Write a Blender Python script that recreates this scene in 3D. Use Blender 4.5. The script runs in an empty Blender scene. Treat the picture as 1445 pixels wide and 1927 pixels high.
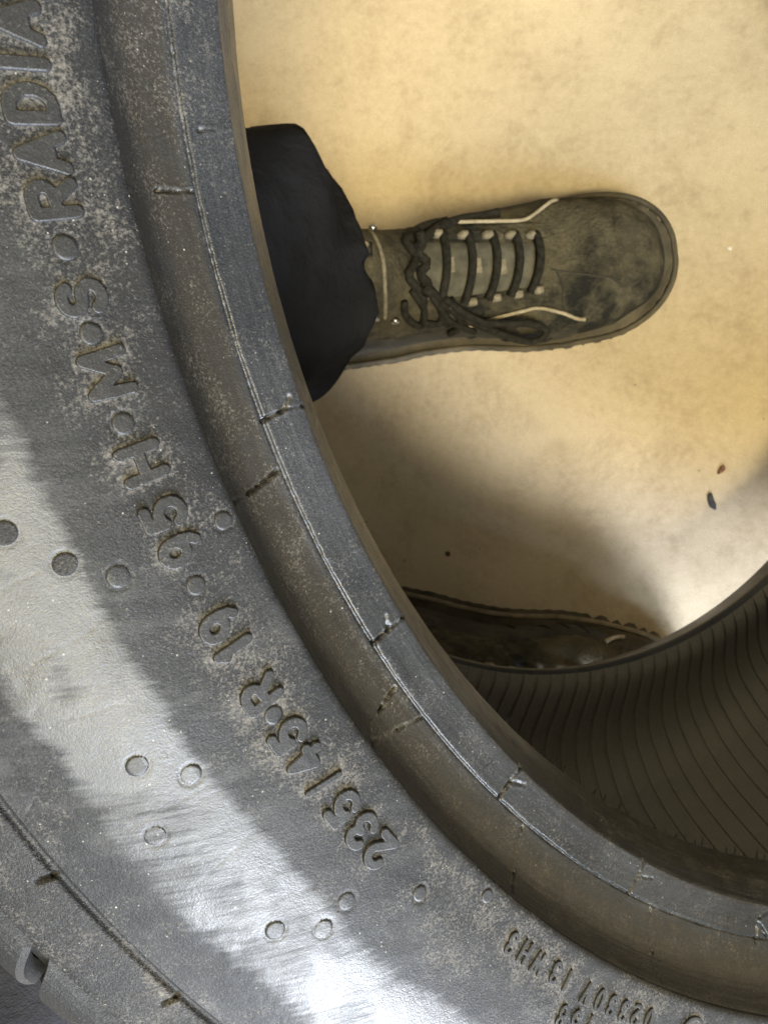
import bpy, bmesh, math, random
import numpy as np
from mathutils import Matrix, Vector
from mathutils.bvhtree import BVHTree

scene = bpy.context.scene
col = scene.collection
random.seed(7)
rng = np.random.default_rng(7)
MM = 0.001

# ------------------------------------------------------------------ camera
W, H = 1445.0, 1927.0
FPX = 1450.27                                   # focal length in photo pixels
# tyre pose recovered from the bead circles (camera frame: x right, y down, z forward, mm)
N_CAM = np.array([.414, .165, -1.0]); N_CAM /= np.linalg.norm(N_CAM)
C_CAM = np.array([190.223, -116.903, 231.007])  # centre of the near bead toe circle
NADIR = (1050., 820.)
g = np.array([(NADIR[0] - W/2)/FPX, (NADIR[1] - H/2)/FPX, 1.0]); g /= np.linalg.norm(g)
ez = -g
ex = np.array([1., 0, 0]) - ez[0]*ez; ex /= np.linalg.norm(ex)
ey = np.cross(ez, ex)
MW = np.stack([ex, ey, ez])                     # camera frame -> world axes
CAM_H = 641.7                                   # mm above the floor (the tyre touches it)
U_CAM = np.array([-1., 0, 0]); U_CAM -= (U_CAM @ N_CAM)*N_CAM; U_CAM /= np.linalg.norm(U_CAM)
V_CAM = np.cross(N_CAM, U_CAM)
HALF = 94.5                                     # toe plane to mid plane
CEN = MW @ (C_CAM - HALF*N_CAM) + np.array([0, 0, CAM_H])

cam_d = bpy.data.cameras.new('camera')
cam = bpy.data.objects.new('camera', cam_d); col.objects.link(cam)
m3 = MW @ np.diag([1, -1, -1])
mw = Matrix([list(m3[0]) + [0], list(m3[1]) + [0], list(m3[2]) + [CAM_H*MM], [0, 0, 0, 1]])
cam.matrix_world = mw
cam_d.sensor_fit = 'HORIZONTAL'; cam_d.sensor_width = 36.0
cam_d.lens = 36.0*FPX/W
cam_d.clip_start = 0.005; cam_d.clip_end = 60
cam_d.dof.use_dof = True; cam_d.dof.focus_distance = 0.150; cam_d.dof.aperture_fstop = 72.0
scene.camera = cam

# ------------------------------------------------------------------ light
world = bpy.data.worlds.new('World'); scene.world = world; world.use_nodes = True
bg = world.node_tree.nodes['Background']
bg.inputs[0].default_value = (0.84, 0.80, 0.72, 1); bg.inputs[1].default_value = 0.15

def area_light(name, az, el, dist, size, power, colour, target=(0, 0, .2), size_y=None):
    d = bpy.data.lights.new(name, 'AREA'); d.energy = power; d.color = colour
    d.shape = 'RECTANGLE'; d.size = size; d.size_y = size_y or size
    o = bpy.data.objects.new(name, d); col.objects.link(o)
    a, e = math.radians(az), math.radians(el)
    v = Vector((math.cos(e)*math.cos(a), math.cos(e)*math.sin(a), math.sin(e)))
    o.location = Vector(target) + v*dist
    o.rotation_euler = v.to_track_quat('Z', 'Y').to_euler()
    return o
area_light('ceiling_lamp', 308, 67, 2.6, .55, 86, (1.0, .83, .46))
area_light('doorway_daylight', 292, 20, 2.8, .85, 240, (.86, .90, 1.0), size_y=.8)
area_light('window_daylight', 304, 42, 2.8, 1.0, 100, (.74, .86, 1.0), size_y=1.4)
area_light('warm_lamp', 105, 60, 2.4, 1.0, 34, (1.0, .80, .45), target=(0, .25, 0))
area_light('warm_bore_fill', 354, 56, 2.6, 1.3, 11, (1.0, .84, .55))  # added fill light, shines through the bore to lift the floor shadow
vs = scene.view_settings
vs.view_transform = 'Standard'; vs.look = 'None'; vs.exposure = 0.0; vs.gamma = 1.0

# ------------------------------------------------------------------ helpers
def ray(px, py):
    return np.array([(px - W/2)/FPX, (py - H/2)/FPX, 1.0])
def floor_pt(px, py, z=0.0):                     # photo pixel -> point at height z (mm)
    d = MW @ ray(px, py)
    k = (CAM_H - z)/-d[2]
    return np.array([0, 0, CAM_H]) + k*d

def mesh_obj(name, verts, faces, mat=None, parent=None, smooth=True):
    me = bpy.data.meshes.new(name)
    me.from_pydata([tuple(v) for v in verts], [], [tuple(f) for f in faces])
    me.update()
    if smooth: me.polygons.foreach_set('use_smooth', [True]*len(me.polygons))
    if mat: me.materials.append(mat)
    o = bpy.data.objects.new(name, me); col.objects.link(o)
    if parent: o.parent = parent
    return o
def grid_obj(name, P, mat=None, parent=None, wrap_u=False, wrap_v=False, attrs=None, flip=False):
    """P: (nu, nv, 3) array of points."""
    nu, nv = P.shape[:2]
    me = bpy.data.meshes.new(name)
    iu = np.arange(nu if wrap_u else nu - 1); iv = np.arange(nv if wrap_v else nv - 1)
    I, J = np.meshgrid(iu, iv, indexing='ij')
    I2, J2 = (I + 1) % nu, (J + 1) % nv
    q = np.stack([I*nv + J, I2*nv + J, I2*nv + J2, I*nv + J2], -1).reshape(-1, 4)
    if flip: q = q[:, ::-1]
    me.vertices.add(nu*nv); me.vertices.foreach_set('co', np.ascontiguousarray(P.reshape(-1), dtype=np.float32))
    nf = len(q)
    me.loops.add(nf*4); me.loops.foreach_set('vertex_index', np.ascontiguousarray(q.reshape(-1), dtype=np.int32))
    me.polygons.add(nf); me.polygons.foreach_set('loop_start', np.arange(0, nf*4, 4, dtype=np.int32))
    me.polygons.foreach_set('use_smooth', np.ones(nf, dtype=bool))
    me.update(calc_edges=True)
    for k, a in (attrs or {}).items():
        a = np.asarray(a, dtype=np.float32)
        if a.ndim == 3:
            at = me.attributes.new(k, 'FLOAT_VECTOR', 'POINT'); at.data.foreach_set('vector', a.reshape(-1))
        else:
            at = me.attributes.new(k, 'FLOAT', 'POINT'); at.data.foreach_set('value', a.reshape(-1))
    if mat: me.materials.append(mat)
    o = bpy.data.objects.new(name, me); col.objects.link(o)
    if parent: o.parent = parent
    return o
def empty(name, loc=(0, 0, 0)):
    o = bpy.data.objects.new(name, None); col.objects.link(o); o.location = loc
    o.empty_display_size = .05
    return o
def tag(o, label=None, cat=None, group=None, kind=None):
    if label: o['label'] = label
    if cat: o['category'] = cat
    if group: o['group'] = group
    if kind: o['kind'] = kind
    return o
_G = rng.random((257, 257))
def vnoise(x, y, seed=0):                        # smooth value noise in [0,1]
    x = np.asarray(x, float) + seed*17.31; y = np.asarray(y, float) + seed*9.77
    xi = np.floor(x).astype(int); yi = np.floor(y).astype(int)
    fx = x - xi; fy = y - yi
    fx = fx*fx*(3 - 2*fx); fy = fy*fy*(3 - 2*fy)
    a = _G[xi % 256, yi % 256]; b = _G[(xi+1) % 256, yi % 256]
    c = _G[xi % 256, (yi+1) % 256]; d = _G[(xi+1) % 256, (yi+1) % 256]
    return (a*(1-fx) + b*fx)*(1-fy) + (c*(1-fx) + d*fx)*fy
def fbm(x, y, seed=0, oct=4):
    s = 0; amp = .5
    for k in range(oct):
        s = s + amp*vnoise(x*2**k, y*2**k, seed + k*3); amp *= .5
    return s
def smooth(a, b, x):
    t = np.clip((x - a)/(b - a), 0, 1); return t*t*(3 - 2*t)
def catmull(pts, step):
    """dense curve through points, resampled to an even step"""
    p = np.array(pts, float); out = []
    e = np.vstack([2*p[0] - p[1], p, 2*p[-1] - p[-2]])
    for i in range(len(p) - 1):
        t = np.linspace(0, 1, 24, endpoint=False)[:, None]
        a, b, c, d = e[i:i+4]
        out.append(.5*((2*b) + (c - a)*t + (2*a - 5*b + 4*c - d)*t**2 + (3*b - a - 3*c + d)*t**3))
    out = np.vstack(out + [p[-1:]])
    L = np.concatenate([[0], np.cumsum(np.linalg.norm(np.diff(out, axis=0), axis=1))])
    n = max(2, int(L[-1]/step) + 1)
    s = np.linspace(0, L[-1], n)
    return np.stack([np.interp(s, L, out[:, k]) for k in range(p.shape[1])], 1)
def tube(path, rad, nseg=8, taper=None):
    """verts, faces of a round tube along path (list of Vector)"""
    path = [Vector(p) for p in path]; vs_, fs = [], []
    up = Vector((0, 0, 1)); prev = None
    for i, p in enumerate(path):
        t = (path[min(i+1, len(path)-1)] - path[max(i-1, 0)]).normalized()
        a = t.cross(up if abs(t.z) < .95 else Vector((0, 1, 0))).normalized()
        if prev is not None and a.dot(prev) < 0 and abs(a.dot(prev)) > .3: a = -a
        prev = a
        b = t.cross(a).normalized()
        r = rad*(taper[i] if taper else 1)
        for k in range(nseg):
            w = 2*math.pi*k/nseg
            vs_.append(p + a*(math.cos(w)*r) + b*(math.sin(w)*r))
    n = len(path)
    for i in range(n - 1):
        for k in range(nseg):
            k2 = (k+1) % nseg
            fs.append((i*nseg+k, i*nseg+k2, (i+1)*nseg+k2, (i+1)*nseg+k))
    fs.append(tuple(range(nseg))[::-1]); fs.append(tuple((n-1)*nseg + k for k in range(nseg)))
    return vs_, fs

# ------------------------------------------------------------------ materials
class NT:
    def __init__(s, name):
        s.m = bpy.data.materials.new(name); s.m.use_nodes = True
        s.t = s.m.node_tree; s.b = s.t.nodes['Principled BSDF']
    def n(s, typ, **kw):
        nd = s.t.nodes.new(typ)
        for k, v in kw.items():
            if k.startswith('_'): setattr(nd, k[1:], v)
            else: nd.inputs[k.replace('__', ' ')].default_value = v
        return nd
    def l(s, a, b): s.t.links.new(a, b)
    def attr(s, name): return s.n('ShaderNodeAttribute', _attribute_name=name)
    def obj(s): return s.n('ShaderNodeTexCoord').outputs['Object']
    def mapv(s, vec, scale):
        nd = s.n('ShaderNodeMapping'); nd.inputs['Scale'].default_value = scale
        s.l(vec, nd.inputs['Vector']); return nd.outputs[0]
    def noise(s, vec, scale, detail=4, rough=.55):
        nd = s.n('ShaderNodeTexNoise'); nd.inputs['Scale'].default_value = scale
        nd.inputs['Detail'].default_value = detail; nd.inputs['Roughness'].default_value = rough
        s.l(vec, nd.inputs['Vector']); return nd.outputs['Fac']
    def ramp(s, fac, a, b, lo=0., hi=1.):
        nd = s.n('ShaderNodeMapRange', _clamp=True)
        nd.inputs['From Min'].default_value = a; nd.inputs['From Max'].default_value = b
        nd.inputs['To Min'].default_value = lo; nd.inputs['To Max'].default_value = hi
        s.l(fac, nd.inputs['Value']); return nd.outputs['Result']
    def math(s, op, a, b=None):
        nd = s.n('ShaderNodeMath', _operation=op)
        for i, x in enumerate((a, b)):
            if x is None: continue
            if isinstance(x, (int, float)): nd.inputs[i].default_value = x
            else: s.l(x, nd.inputs[i])
        return nd.outputs[0]
    def mix(s, fac, a, b):
        nd = s.n('ShaderNodeMix', _data_type='RGBA')
        if isinstance(fac, (int, float)): nd.inputs[0].default_value = fac
        else: s.l(fac, nd.inputs[0])
        for i, x in ((6, a), (7, b)):
            if isinstance(x, tuple): nd.inputs[i].default_value = x if len(x) == 4 else x + (1,)
            else: s.l(x, nd.inputs[i])
        return nd.outputs[2]
    def bump(s, h, strength, dist, prev=None):
        nd = s.n('ShaderNodeBump'); nd.inputs['Strength'].default_value = strength
        nd.inputs['Distance'].default_value = dist; s.l(h, nd.inputs['Height'])
        if prev is not None: s.l(prev, nd.inputs['Normal'])
        return nd.outputs[0]

DUST = (.20, .190, .172)
def rubber(name, base, base2, rough=(.42, .62), dust_gain=1.0, specks=True, streak=0.0, ringstreak=0.0,
           grain=.5, spec=.5, stain=None):
    t = NT(name); o = t.obj(); st = t.attr('st').outputs['Vector']
    big = t.noise(o, 26, 5); mid = t.noise(o, 140, 5, .65); fine = t.noise(o, 900, 3, .7)
    c = t.mix(t.ramp(big, .35, .68), base, base2)
    salt = t.noise(o, 2600, 2, .75)
    c = t.mix(t.ramp(salt, .35, .62, .0, .75), c, tuple(x*.30 for x in base))
    c = t.mix(t.ramp(t.noise(o, 2100, 2, .8), .60, .74, .0, .24), c, (.15, .152, .155))
    if stain:
        sa = t.attr('stain').outputs['Fac']
        c = t.mix(t.math('MULTIPLY', sa, t.ramp(mid, .25, .7, .55, 1.)), c, stain)
    if streak:
        hz = t.noise(t.mapv(st, (1., .45, 1.)), 150, 6, .7); hz2 = t.noise(o, 20, 4, .6)
        hf = t.math('MULTIPLY', t.ramp(hz, .48, .72), t.ramp(hz2, .42, .62))
        c = t.mix(t.math('MULTIPLY', hf, .30), c, (.11, .114, .12))
        wn = t.noise(t.mapv(st, (1., .10, 1.)), 620, 5, .75)
        worn = t.ramp(t.math('ADD', t.attr('worn').outputs['Fac'], t.math('MULTIPLY', t.math('SUBTRACT', wn, .5), 1.5)), .28, .78)
        c = t.mix(t.math('MULTIPLY', worn, .75), c, (.066, .071, .080))
        dk = t.noise(o, 33, 5, .7)
        c = t.mix(t.math('MULTIPLY', t.ramp(dk, .56, .70), .6), c, (.012, .012, .013))
    smear = t.noise(t.mapv(st, (.25, 1., 1.)), 110, 5, .7) if streak else mid
    # film of dust: attribute carries where it has settled, noise breaks it up
    d = t.math('MULTIPLY', t.attr('dust').outputs['Fac'], dust_gain)
    grainy = t.math('ADD', t.math('MULTIPLY', mid, .55), t.math('MULTIPLY', t.noise(o, 1700, 2, .8), .95))
    df = t.ramp(t.math('SUBTRACT', t.math('ADD', t.math('ADD', d, t.math('MULTIPLY', t.math('SUBTRACT', smear, .5), .35 if streak else 0.0)), grainy), .74), .12, .62)
    c = t.mix(t.math('MULTIPLY', df, .8), c, DUST)
    if specks:
        vo = t.n('ShaderNodeTexVoronoi', _feature='F1'); vo.inputs['Scale'].default_value = 1150
        t.l(o, vo.inputs['Vector'])
        sel = t.n('ShaderNodeSeparateColor'); t.l(vo.outputs['Color'], sel.inputs[0])
        rad = t.math('MULTIPLY', t.ramp(sel.outputs[0], .84, 1.0), .22)
        patch = t.ramp(t.noise(o, 60, 3), .40, .62)
        sp = t.math('MULTIPLY', t.math('LESS_THAN', vo.outputs['Distance'], rad), patch)
        c = t.mix(t.math('MULTIPLY', sp, t.ramp(fine, .35, .65, .25, .8)), c, (.36, .35, .33))
    t.l(c, t.b.inputs['Base Color'])
    patch_ = t.noise(o, 55, 6, .68)
    r = t.ramp(t.math('ADD', t.math('MULTIPLY', big, .35), t.math('MULTIPLY', patch_, .65)), .36, .64, rough[0], rough[1])
    r = t.math('ADD', r, t.ramp(salt, .3, .7, -.06, .06))
    if streak: r = t.math('SUBTRACT', r, t.math('MULTIPLY', worn, .16))
    h = t.math('ADD', t.math('ADD', t.math('MULTIPLY', fine, .5), t.math('MULTIPLY', mid, .5)), t.math('MULTIPLY', salt, .8))
    if streak:
        sv = t.mapv(st, (1., .06, 1.)); sn = t.noise(sv, 1500, 3, .7)
        r = t.math('ADD', r, t.ramp(sn, .3, .7, -.07*streak, .07*streak))
        h = t.math('ADD', h, t.math('MULTIPLY', sn, .7*streak))
    if ringstreak:
        sv = t.mapv(st, (.05, 1., 1.)); sn = t.noise(sv, 900, 4, .65)
        r = t.math('ADD', r, t.ramp(sn, .3, .7, -.10*ringstreak, .10*ringstreak))
        h = t.math('ADD', h, t.math('MULTIPLY', sn, .6*ringstreak))
    r = t.math('ADD', r, t.math('MULTIPLY', df, .25))
    t.l(r, t.b.inputs['Roughness'])
    t.b.inputs['Specular IOR Level'].default_value = spec
    if streak: t.l(t.ramp(worn, 0., 1., spec*.62, spec*.92), t.b.inputs['Specular IOR Level'])
    t.l(t.bump(h, grain, .0006), t.b.inputs['Normal'])
    return t.m
M_side = rubber('sidewall_rubber', (.011, .0125, .0155), (.021, .0235, .028), (.50, .66), .50, True, .22, 0, .26, .42)
M_letter = rubber('letter_rubber', (.012, .0135, .016), (.022, .0245, .029), (.44, .58), .35, False, .0, 0, .16, .45)
M_bead = rubber('bead_rubber', (.017, .020, .025), (.032, .036, .044), (.30, .50), .32, True, .0, 1.0, .26, .55, stain=(.022, .0195, .015))
M_dark = rubber('scuffed_vent_rubber', (.022, .022, .023), (.030, .030, .031), (.7, .85), .3, False, 0, 0, .6, .3)
M_liner = rubber('liner_rubber', (.105, .106, .104), (.14, .141, .138), (.7, .88), .3, False, .0, 0, .5, .35)
M_tread = rubber('tread_rubber', (.013, .014, .016), (.026, .027, .029), (.55, .72), .45, True, 0, 0, .5, .26)

def simple(name, c1, c2, scale, rough=.6, bump=.3, dist=.001, detail=5, spec=.4, metal=0.0, lo=.35, hi=.65):
    t = NT(name); o = t.obj(); nz = t.noise(o, scale, detail, .6)
    t.l(t.mix(t.ramp(nz, lo, hi), c1, c2), t.b.inputs['Base Color'])
    t.b.inputs['Roughness'].default_value = rough; t.b.inputs['Metallic'].default_value = metal
    t.b.inputs['Specular IOR Level'].default_value = spec
    if bump: t.l(t.bump(t.noise(o, scale*6, 4, .7), bump, dist), t.b.inputs['Normal'])
    return t.m

# ------------------------------------------------------------------ floor
def floor_material():
    t = NT('floor_concrete'); o = t.obj()
    a = t.noise(o, 2.6, 6, .6); b = t.noise(o, 17, 6, .68); c_ = t.noise(o, 160, 4, .7); d = t.noise(o, 1100, 2, .7)
    c = t.mix(t.ramp(a, .36, .66), (.42, .35, .24), (.60, .515, .37))
    c = t.mix(t.math('MULTIPLY', t.ramp(b, .47, .66), .62), c, (.32, .25, .16))
    g_ = t.noise(o, 6.5, 5, .6)
    c = t.mix(t.math('MULTIPLY', t.ramp(g_, .50, .66), .5), c, (.37, .295, .19))
    c = t.mix(t.math('MULTIPLY', t.ramp(c_, .38, .66), .38), c, (.64, .56, .42))
    c = t.mix(t.math('MULTIPLY', t.ramp(d, .45, .66), .60), c, (.36, .29, .20))
    e = t.noise(o, 42, 6, .72)
    c = t.mix(t.math('MULTIPLY', t.ramp(e, .52, .68), .40), c, (.30, .235, .155))
    vo = t.n('ShaderNodeTexVoronoi', _feature='F1'); vo.inputs['Scale'].default_value = 75; t.l(o, vo.inputs['Vector'])
    sep = t.n('ShaderNodeSeparateColor'); t.l(vo.outputs['Color'], sep.inputs[0])
    spk = t.math('LESS_THAN', vo.outputs['Distance'], t.math('MULTIPLY', t.ramp(sep.outputs[1], .90, 1.), .11))
    c = t.mix(t.math('MULTIPLY', spk, .6), c, (.16, .12, .08))
    t.l(c, t.b.inputs['Base Color'])
    t.l(t.ramp(b, .3, .7, .55, .75), t.b.inputs['Roughness']); t.b.inputs['Specular IOR Level'].default_value = .3
    h = t.math('ADD', t.math('MULTIPLY', b, .6), t.math('MULTIPLY', c_, .25))
    t.l(t.bump(h, .25, .004), t.b.inputs['Normal'])
    return t.m
fl = mesh_obj('floor', [(-6, -6, 0), (6, -6, 0), (6, 6, 0), (-6, 6, 0)], [(0, 1, 2, 3)], floor_material(), smooth=False)
tag(fl, kind='structure')

# ------------------------------------------------------------------ tyre
rx = MW @ U_CAM; ry = MW @ V_CAM; rz = MW @ N_CAM
R3 = Matrix((rx, ry, rz)).transposed()
tyre = empty('tyre')
# origin at the spot where the tyre touches the floor
down = np.array([0, 0, -1.]); tdir = down - (down @ rz)*rz; tdir /= np.linalg.norm(tdir)
base_w = CEN + 343*tdir - 105*rz
base_w[2] = 0
tyre.matrix_world = Matrix.Translation(Vector(base_w*MM)) @ R3.to_4x4()
OFF = (R3.transposed() @ Vector((CEN - base_w)*MM))      # tyre centre in the empty's frame
tag(tyre, 'worn black car tyre leaning over the boots, raised size lettering on its dusty sidewall', 'tyre')

def zs_fun(pts):
    p = np.array(pts); return lambda r: np.interp(r, p[:, 0], p[:, 1])
SIDE = [(263.75, 31.3), (263.6, 31.9), (264.0, 32.6), (265.2, 33.2), (270, 34.2), (278, 35.6), (288, 36.5), (297, 36.2),
        (306, 34.6), (313, 32.4), (315.6, 31.6)]
zside = zs_fun(SIDE[3:] + [(326, 28.8), (332, 25.5), (337, 21)])
def on_tyre(px, py, zf=zside):
    """photo pixel -> (theta, r, z) on the near face of the tyre"""
    d = ray(px, py); z = float(zf(270.))
    for _ in range(30):
        k = (C_CAM @ N_CAM + z)/(d @ N_CAM); q = k*d - C_CAM - z*N_CAM
        r = np.linalg.norm(q); z = float(zf(r))
    return math.atan2(q @ V_CAM, q @ U_CAM), r, z
TH0, TH1 = math.radians(-7), math.radians(80)
fine_th = np.linspace(TH0, TH1, 1260)
rest_th = np.linspace(TH1, TH0 + 2*math.pi, 160)[1:-1]
THETA = np.concatenate([fine_th, rest_th])
coarse_th = np.linspace(0, 2*math.pi, 360, endpoint=False)

def revolve(name, prof, thetas, mat, parent, hfun=None, attrfun=None, side=1, flip=False):
    """prof (r, z from toe plane, mm); z measured outward on the near (side=1) or far (side=-1) half"""
    prof = np.asarray(prof, float)
    tan = np.gradient(prof, axis=0); tan /= np.linalg.norm(tan, axis=1)[:, None]
    nr, nz = -tan[:, 1], tan[:, 0]
    L = np.concatenate([[0], np.cumsum(np.linalg.norm(np.diff(prof, axis=0), axis=1))])
    T, S = np.meshgrid(thetas, L, indexing='ij')
    r = np.broadcast_to(prof[:, 0], T.shape); z = np.broadcast_to(prof[:, 1], T.shape)
    h = hfun(T, r, z, S) if hfun is not None else 0
    rr = r + h*nr; zz = (z + h*nz + HALF)*side
    P = np.stack([rr*np.cos(T), rr*np.sin(T), zz], -1)*MM
    at = {'st': np.stack([T*r*MM, S*MM, np.zeros_like(T)], -1)}
    if attrfun is not None: at.update(attrfun(T, r, z, S))
    o = grid_obj(name, P, mat, parent, wrap_u=True, attrs=at, flip=(side < 0) ^ flip)
    o.location = OFF if parent is tyre else (0, 0, 0)
    return o

# ---- lettering ----------------------------------------------------
def arc(cx, cy, rx, ry, a0, a1, n=18):
    return [(cx + rx*math.cos(math.radians(a)), cy + ry*math.sin(math.radians(a))) for a in np.linspace(a0, a1, n)]
GLYPHS = {
    '1': [[(.75, 0), (.75, 1)], [(.75, .98), (.1, .80)]],
    'I': [[(.5, 0), (.5, 1)]],
    '/': [[(.05, 0), (.95, 1)]],
    '2': [arc(.5, .70, .5, .30, 165, -35) + [(.05, .02)], [(.02, 0), (1, 0)]],
    '3': [arc(.46, .76, .46, .24, 160, -80), arc(.48, .27, .52, .27, 80, -160)],
    '5': [[(.92, 1), (.16, 1), (.06, .56)], arc(.46, .33, .54, .33, 125, -155)],
    '4': [[(.70, 0), (.70, 1), (0, .30), (1, .30)]],
    '9': [arc(.48, .68, .48, .32, 0, 360, 30), [(.97, .68), (.98, .40), (.86, .14), (.66, .0)]],
    '0': [arc(.5, .5, .5, .5, 0, 360, 36)],
    '8': [arc(.5, .76, .44, .24, 0, 360, 26), arc(.5, .27, .5, .27, 0, 360, 26)],
    'R': [[(0, 0), (0, 1), (.55, 1)] + arc(.55, .74, .42, .26, 90, -90) + [(0, .46)], [(.5, .46), (1, 0)]],
    'H': [[(0, 0), (0, 1)], [(1, 0), (1, 1)], [(0, .5), (1, .5)]],
    'M': [[(0, 0), (.06, 1), (.5, .25), (.94, 1), (1, 0)]],
    'W': [[(0, 1), (.22, 0), (.5, .85), (.78, 0), (1, 1)]],
    'V': [[(0, 1), (.5, 0), (1, 1)]],
    'S': [arc(.5, .75, .48, .25, 20, 270), arc(.5, .25, .5, .25, 90, -160)],
    'A': [[(0, 0), (.5, 1), (1, 0)], [(.22, .32), (.78, .32)]],
    'D': [[(0, 0), (0, 1), (.4, 1)] + arc(.4, .5, .6, .5, 90, -90) + [(0, 0)]],
    'L': [[(0, 1), (0, 0), (1, 0)]],
    'O': [arc(.5, .5, .5, .5, 0, 360, 48)],
}
letter_pts = []                                   # outline points (theta*275, r) for the dust
LETTERS = [('2', 715, 1596), ('3', 679, 1561), ('5', 644, 1519), ('/', 608, 1474), ('4', 575, 1429), ('5', 540, 1384),
           ('R', 489, 1305), ('1', 435, 1224), ('9', 407, 1179), ('9', 331, 1038), ('5', 308, 968), ('H', 262, 873),
           ('M', 203, 703), ('S', 153, 561), ('R', 100, 375), ('A', 86, 289), ('D', 63, 196), ('I', 50, 120), ('A', 43, 43)]
SMALL = [('3', 962, 1775), ('H', 987, 1792), ('W', 1012, 1812), ('3', 1044, 1829), ('1', 1067, 1845), ('V', 1102, 1868),
         ('0', 1127, 1881), ('3', 1149, 1892), ('3', 1172, 1902), ('2', 1195, 1910), ('0', 1219, 1917),
         ('8', 1056, 1911), ('5', 1080, 1920), ('1', 1106, 1930)]
letter_defs = []
def side_noise(T, r):
    s = T*290
    return (.30*(fbm(s/16, r/11, 2) - .5) + .10*(fbm(s/3.2, r/3.2, 5) - .5))*smooth(264, 267, r)*smooth(315.5, 313, r)
def add_letter(ch, th0, r0, height, width, rise, hw):
    """moulded letter: strokes of half width hw grown into a raised, soft-edged patch; reads clockwise, tops outward"""
    step = hw*.16
    segs = []
    for line in GLYPHS[ch]:
        q = [((x - .5)*max(width - 2*hw, .01), (y - .5)*(height - 2*hw)) for x, y in line]
        segs += list(zip(q[:-1], q[1:]))
    nx = int((width + .8)/step); ny = int((height + .8)/step)
    X, Y = np.meshgrid(np.linspace(-width/2 - .4, width/2 + .4, nx), np.linspace(-height/2 - .4, height/2 + .4, ny), indexing='ij')
    D = np.full(X.shape, 99.)
    for (x0, y0), (x1, y1) in segs: D = np.minimum(D, seg_dist(X, Y, x0, y0, x1 + 1e-6, y1))
    D += .07*hw*(fbm(X/.9 + th0*500, Y/.9, 7) - .5)*2
    soft = min(.13, hw*.25)
    hgt = -.45 + (rise + .45)*smooth(hw + soft*.6, hw - soft*.6, D) + .05*(fbm(X/1.1, Y/1.1 + th0*300, 15) - .5)
    r = r0 + Y; th = th0 - X/r0
    z = zside(r) + side_noise(th, r) + hgt + HALF
    P = np.stack([r*np.cos(th), r*np.sin(th), z], -1)*MM
    keep = D < hw + soft
    idx = -np.ones(X.shape, int)
    cell = keep[:-1, :-1] & keep[1:, :-1] & keep[1:, 1:] & keep[:-1, 1:]
    I, J = np.nonzero(cell)
    q = np.stack([I*ny + J, (I+1)*ny + J, (I+1)*ny + J+1, I*ny + J+1], 1)
    used, inv = np.unique(q, return_inverse=True)
    letter_defs.append((P.reshape(-1, 3)[used], inv.reshape(-1, 4)))
    for (x0, y0), (x1, y1) in segs:
        n = max(2, int(math.hypot(x1-x0, y1-y0)/.35) + 1)
        t = np.linspace(0, 1, n); xx = x0 + (x1-x0)*t; yy = y0 + (y1-y0)*t
        letter_pts.append(np.stack([(th0 - xx/r0)*275, r0 + yy, np.full(n, hw)], 1))
def seg_dist(x, y, x0, y0, x1, y1):
    dx, dy = x1-x0, y1-y0; t = np.clip(((x-x0)*dx + (y-y0)*dy)/(dx*dx+dy*dy), 0, 1)
    return np.hypot(x - x0 - t*dx, y - y0 - t*dy)
for ch, px, py in LETTERS:
    th, r, z = on_tyre(px, py)
    w = {'/': 3.0, '1': 3.0, 'I': 2.1, 'M': 7.6, 'H': 6.3, 'R': 5.6, 'A': 5.9, 'D': 5.5}.get(ch, 5.3)
    add_letter(ch, th, 274.4, 7.4, w, .72, .95 if ch != '/' else .6)
th_L = on_tyre(43, 43)[0] - math.radians(1.55)
add_letter('L', th_L, 274.4, 7.4, 4.8, .62, .88)
for ch, px, py in SMALL:
    th, r, z = on_tyre(px, py)
    add_letter(ch, th, r, 4.9, {'1': 1.5, 'W': 3.5, 'H': 2.7}.get(ch, 2.6), .50, .42)
th, r, z = on_tyre(1300, 1950)
add_letter('O', th, r, 9.0, 9.0, .5, .45)      # rim of the approval mark cut by the frame
LP = np.vstack(letter_pts)

# ---- round vent marks -------------------------------------------------
VENTS = [(232, 797, 1.75), (172, 628, 1.7), (123, 465, 1.8), (369, 1102, 1.65), (515, 1346, 1.75), (420, 980, 1.55), (222, 1085, 1.85),
         (122, 1062, 1.85), (8, 1003, 1.9), (258, 1442, 1.85), (360, 1458, 1.8), (292, 1573, 1.8), (652, 1697, 1.75),
         (790, 1682, 1.55), (518, 1752, 1.85), (609, 1748, 1.8), (917, 1687, 1.4)]
vent_defs = []
for px, py, rad in VENTS:
    th, r, z = on_tyre(px, py); vent_defs.append((th, r, rad))
SCRATCH = [((0, 1632), (110, 1420)), ((395, 1475), (235, 1560)), ((465, 1575), (350, 1680)), ((0, 1110), (140, 1040)),
           ((150, 1350), (230, 1320)), ((60, 1250), (180, 1180)), ((5, 1265), (40, 1245)), ((420, 1490), (370, 1505))]
scr = []
for a, b in SCRATCH:
    ta, ra, _ = on_tyre(*a); tb, rb, _ = on_tyre(*b); scr.append((ta*290, ra, tb*290, rb))

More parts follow.
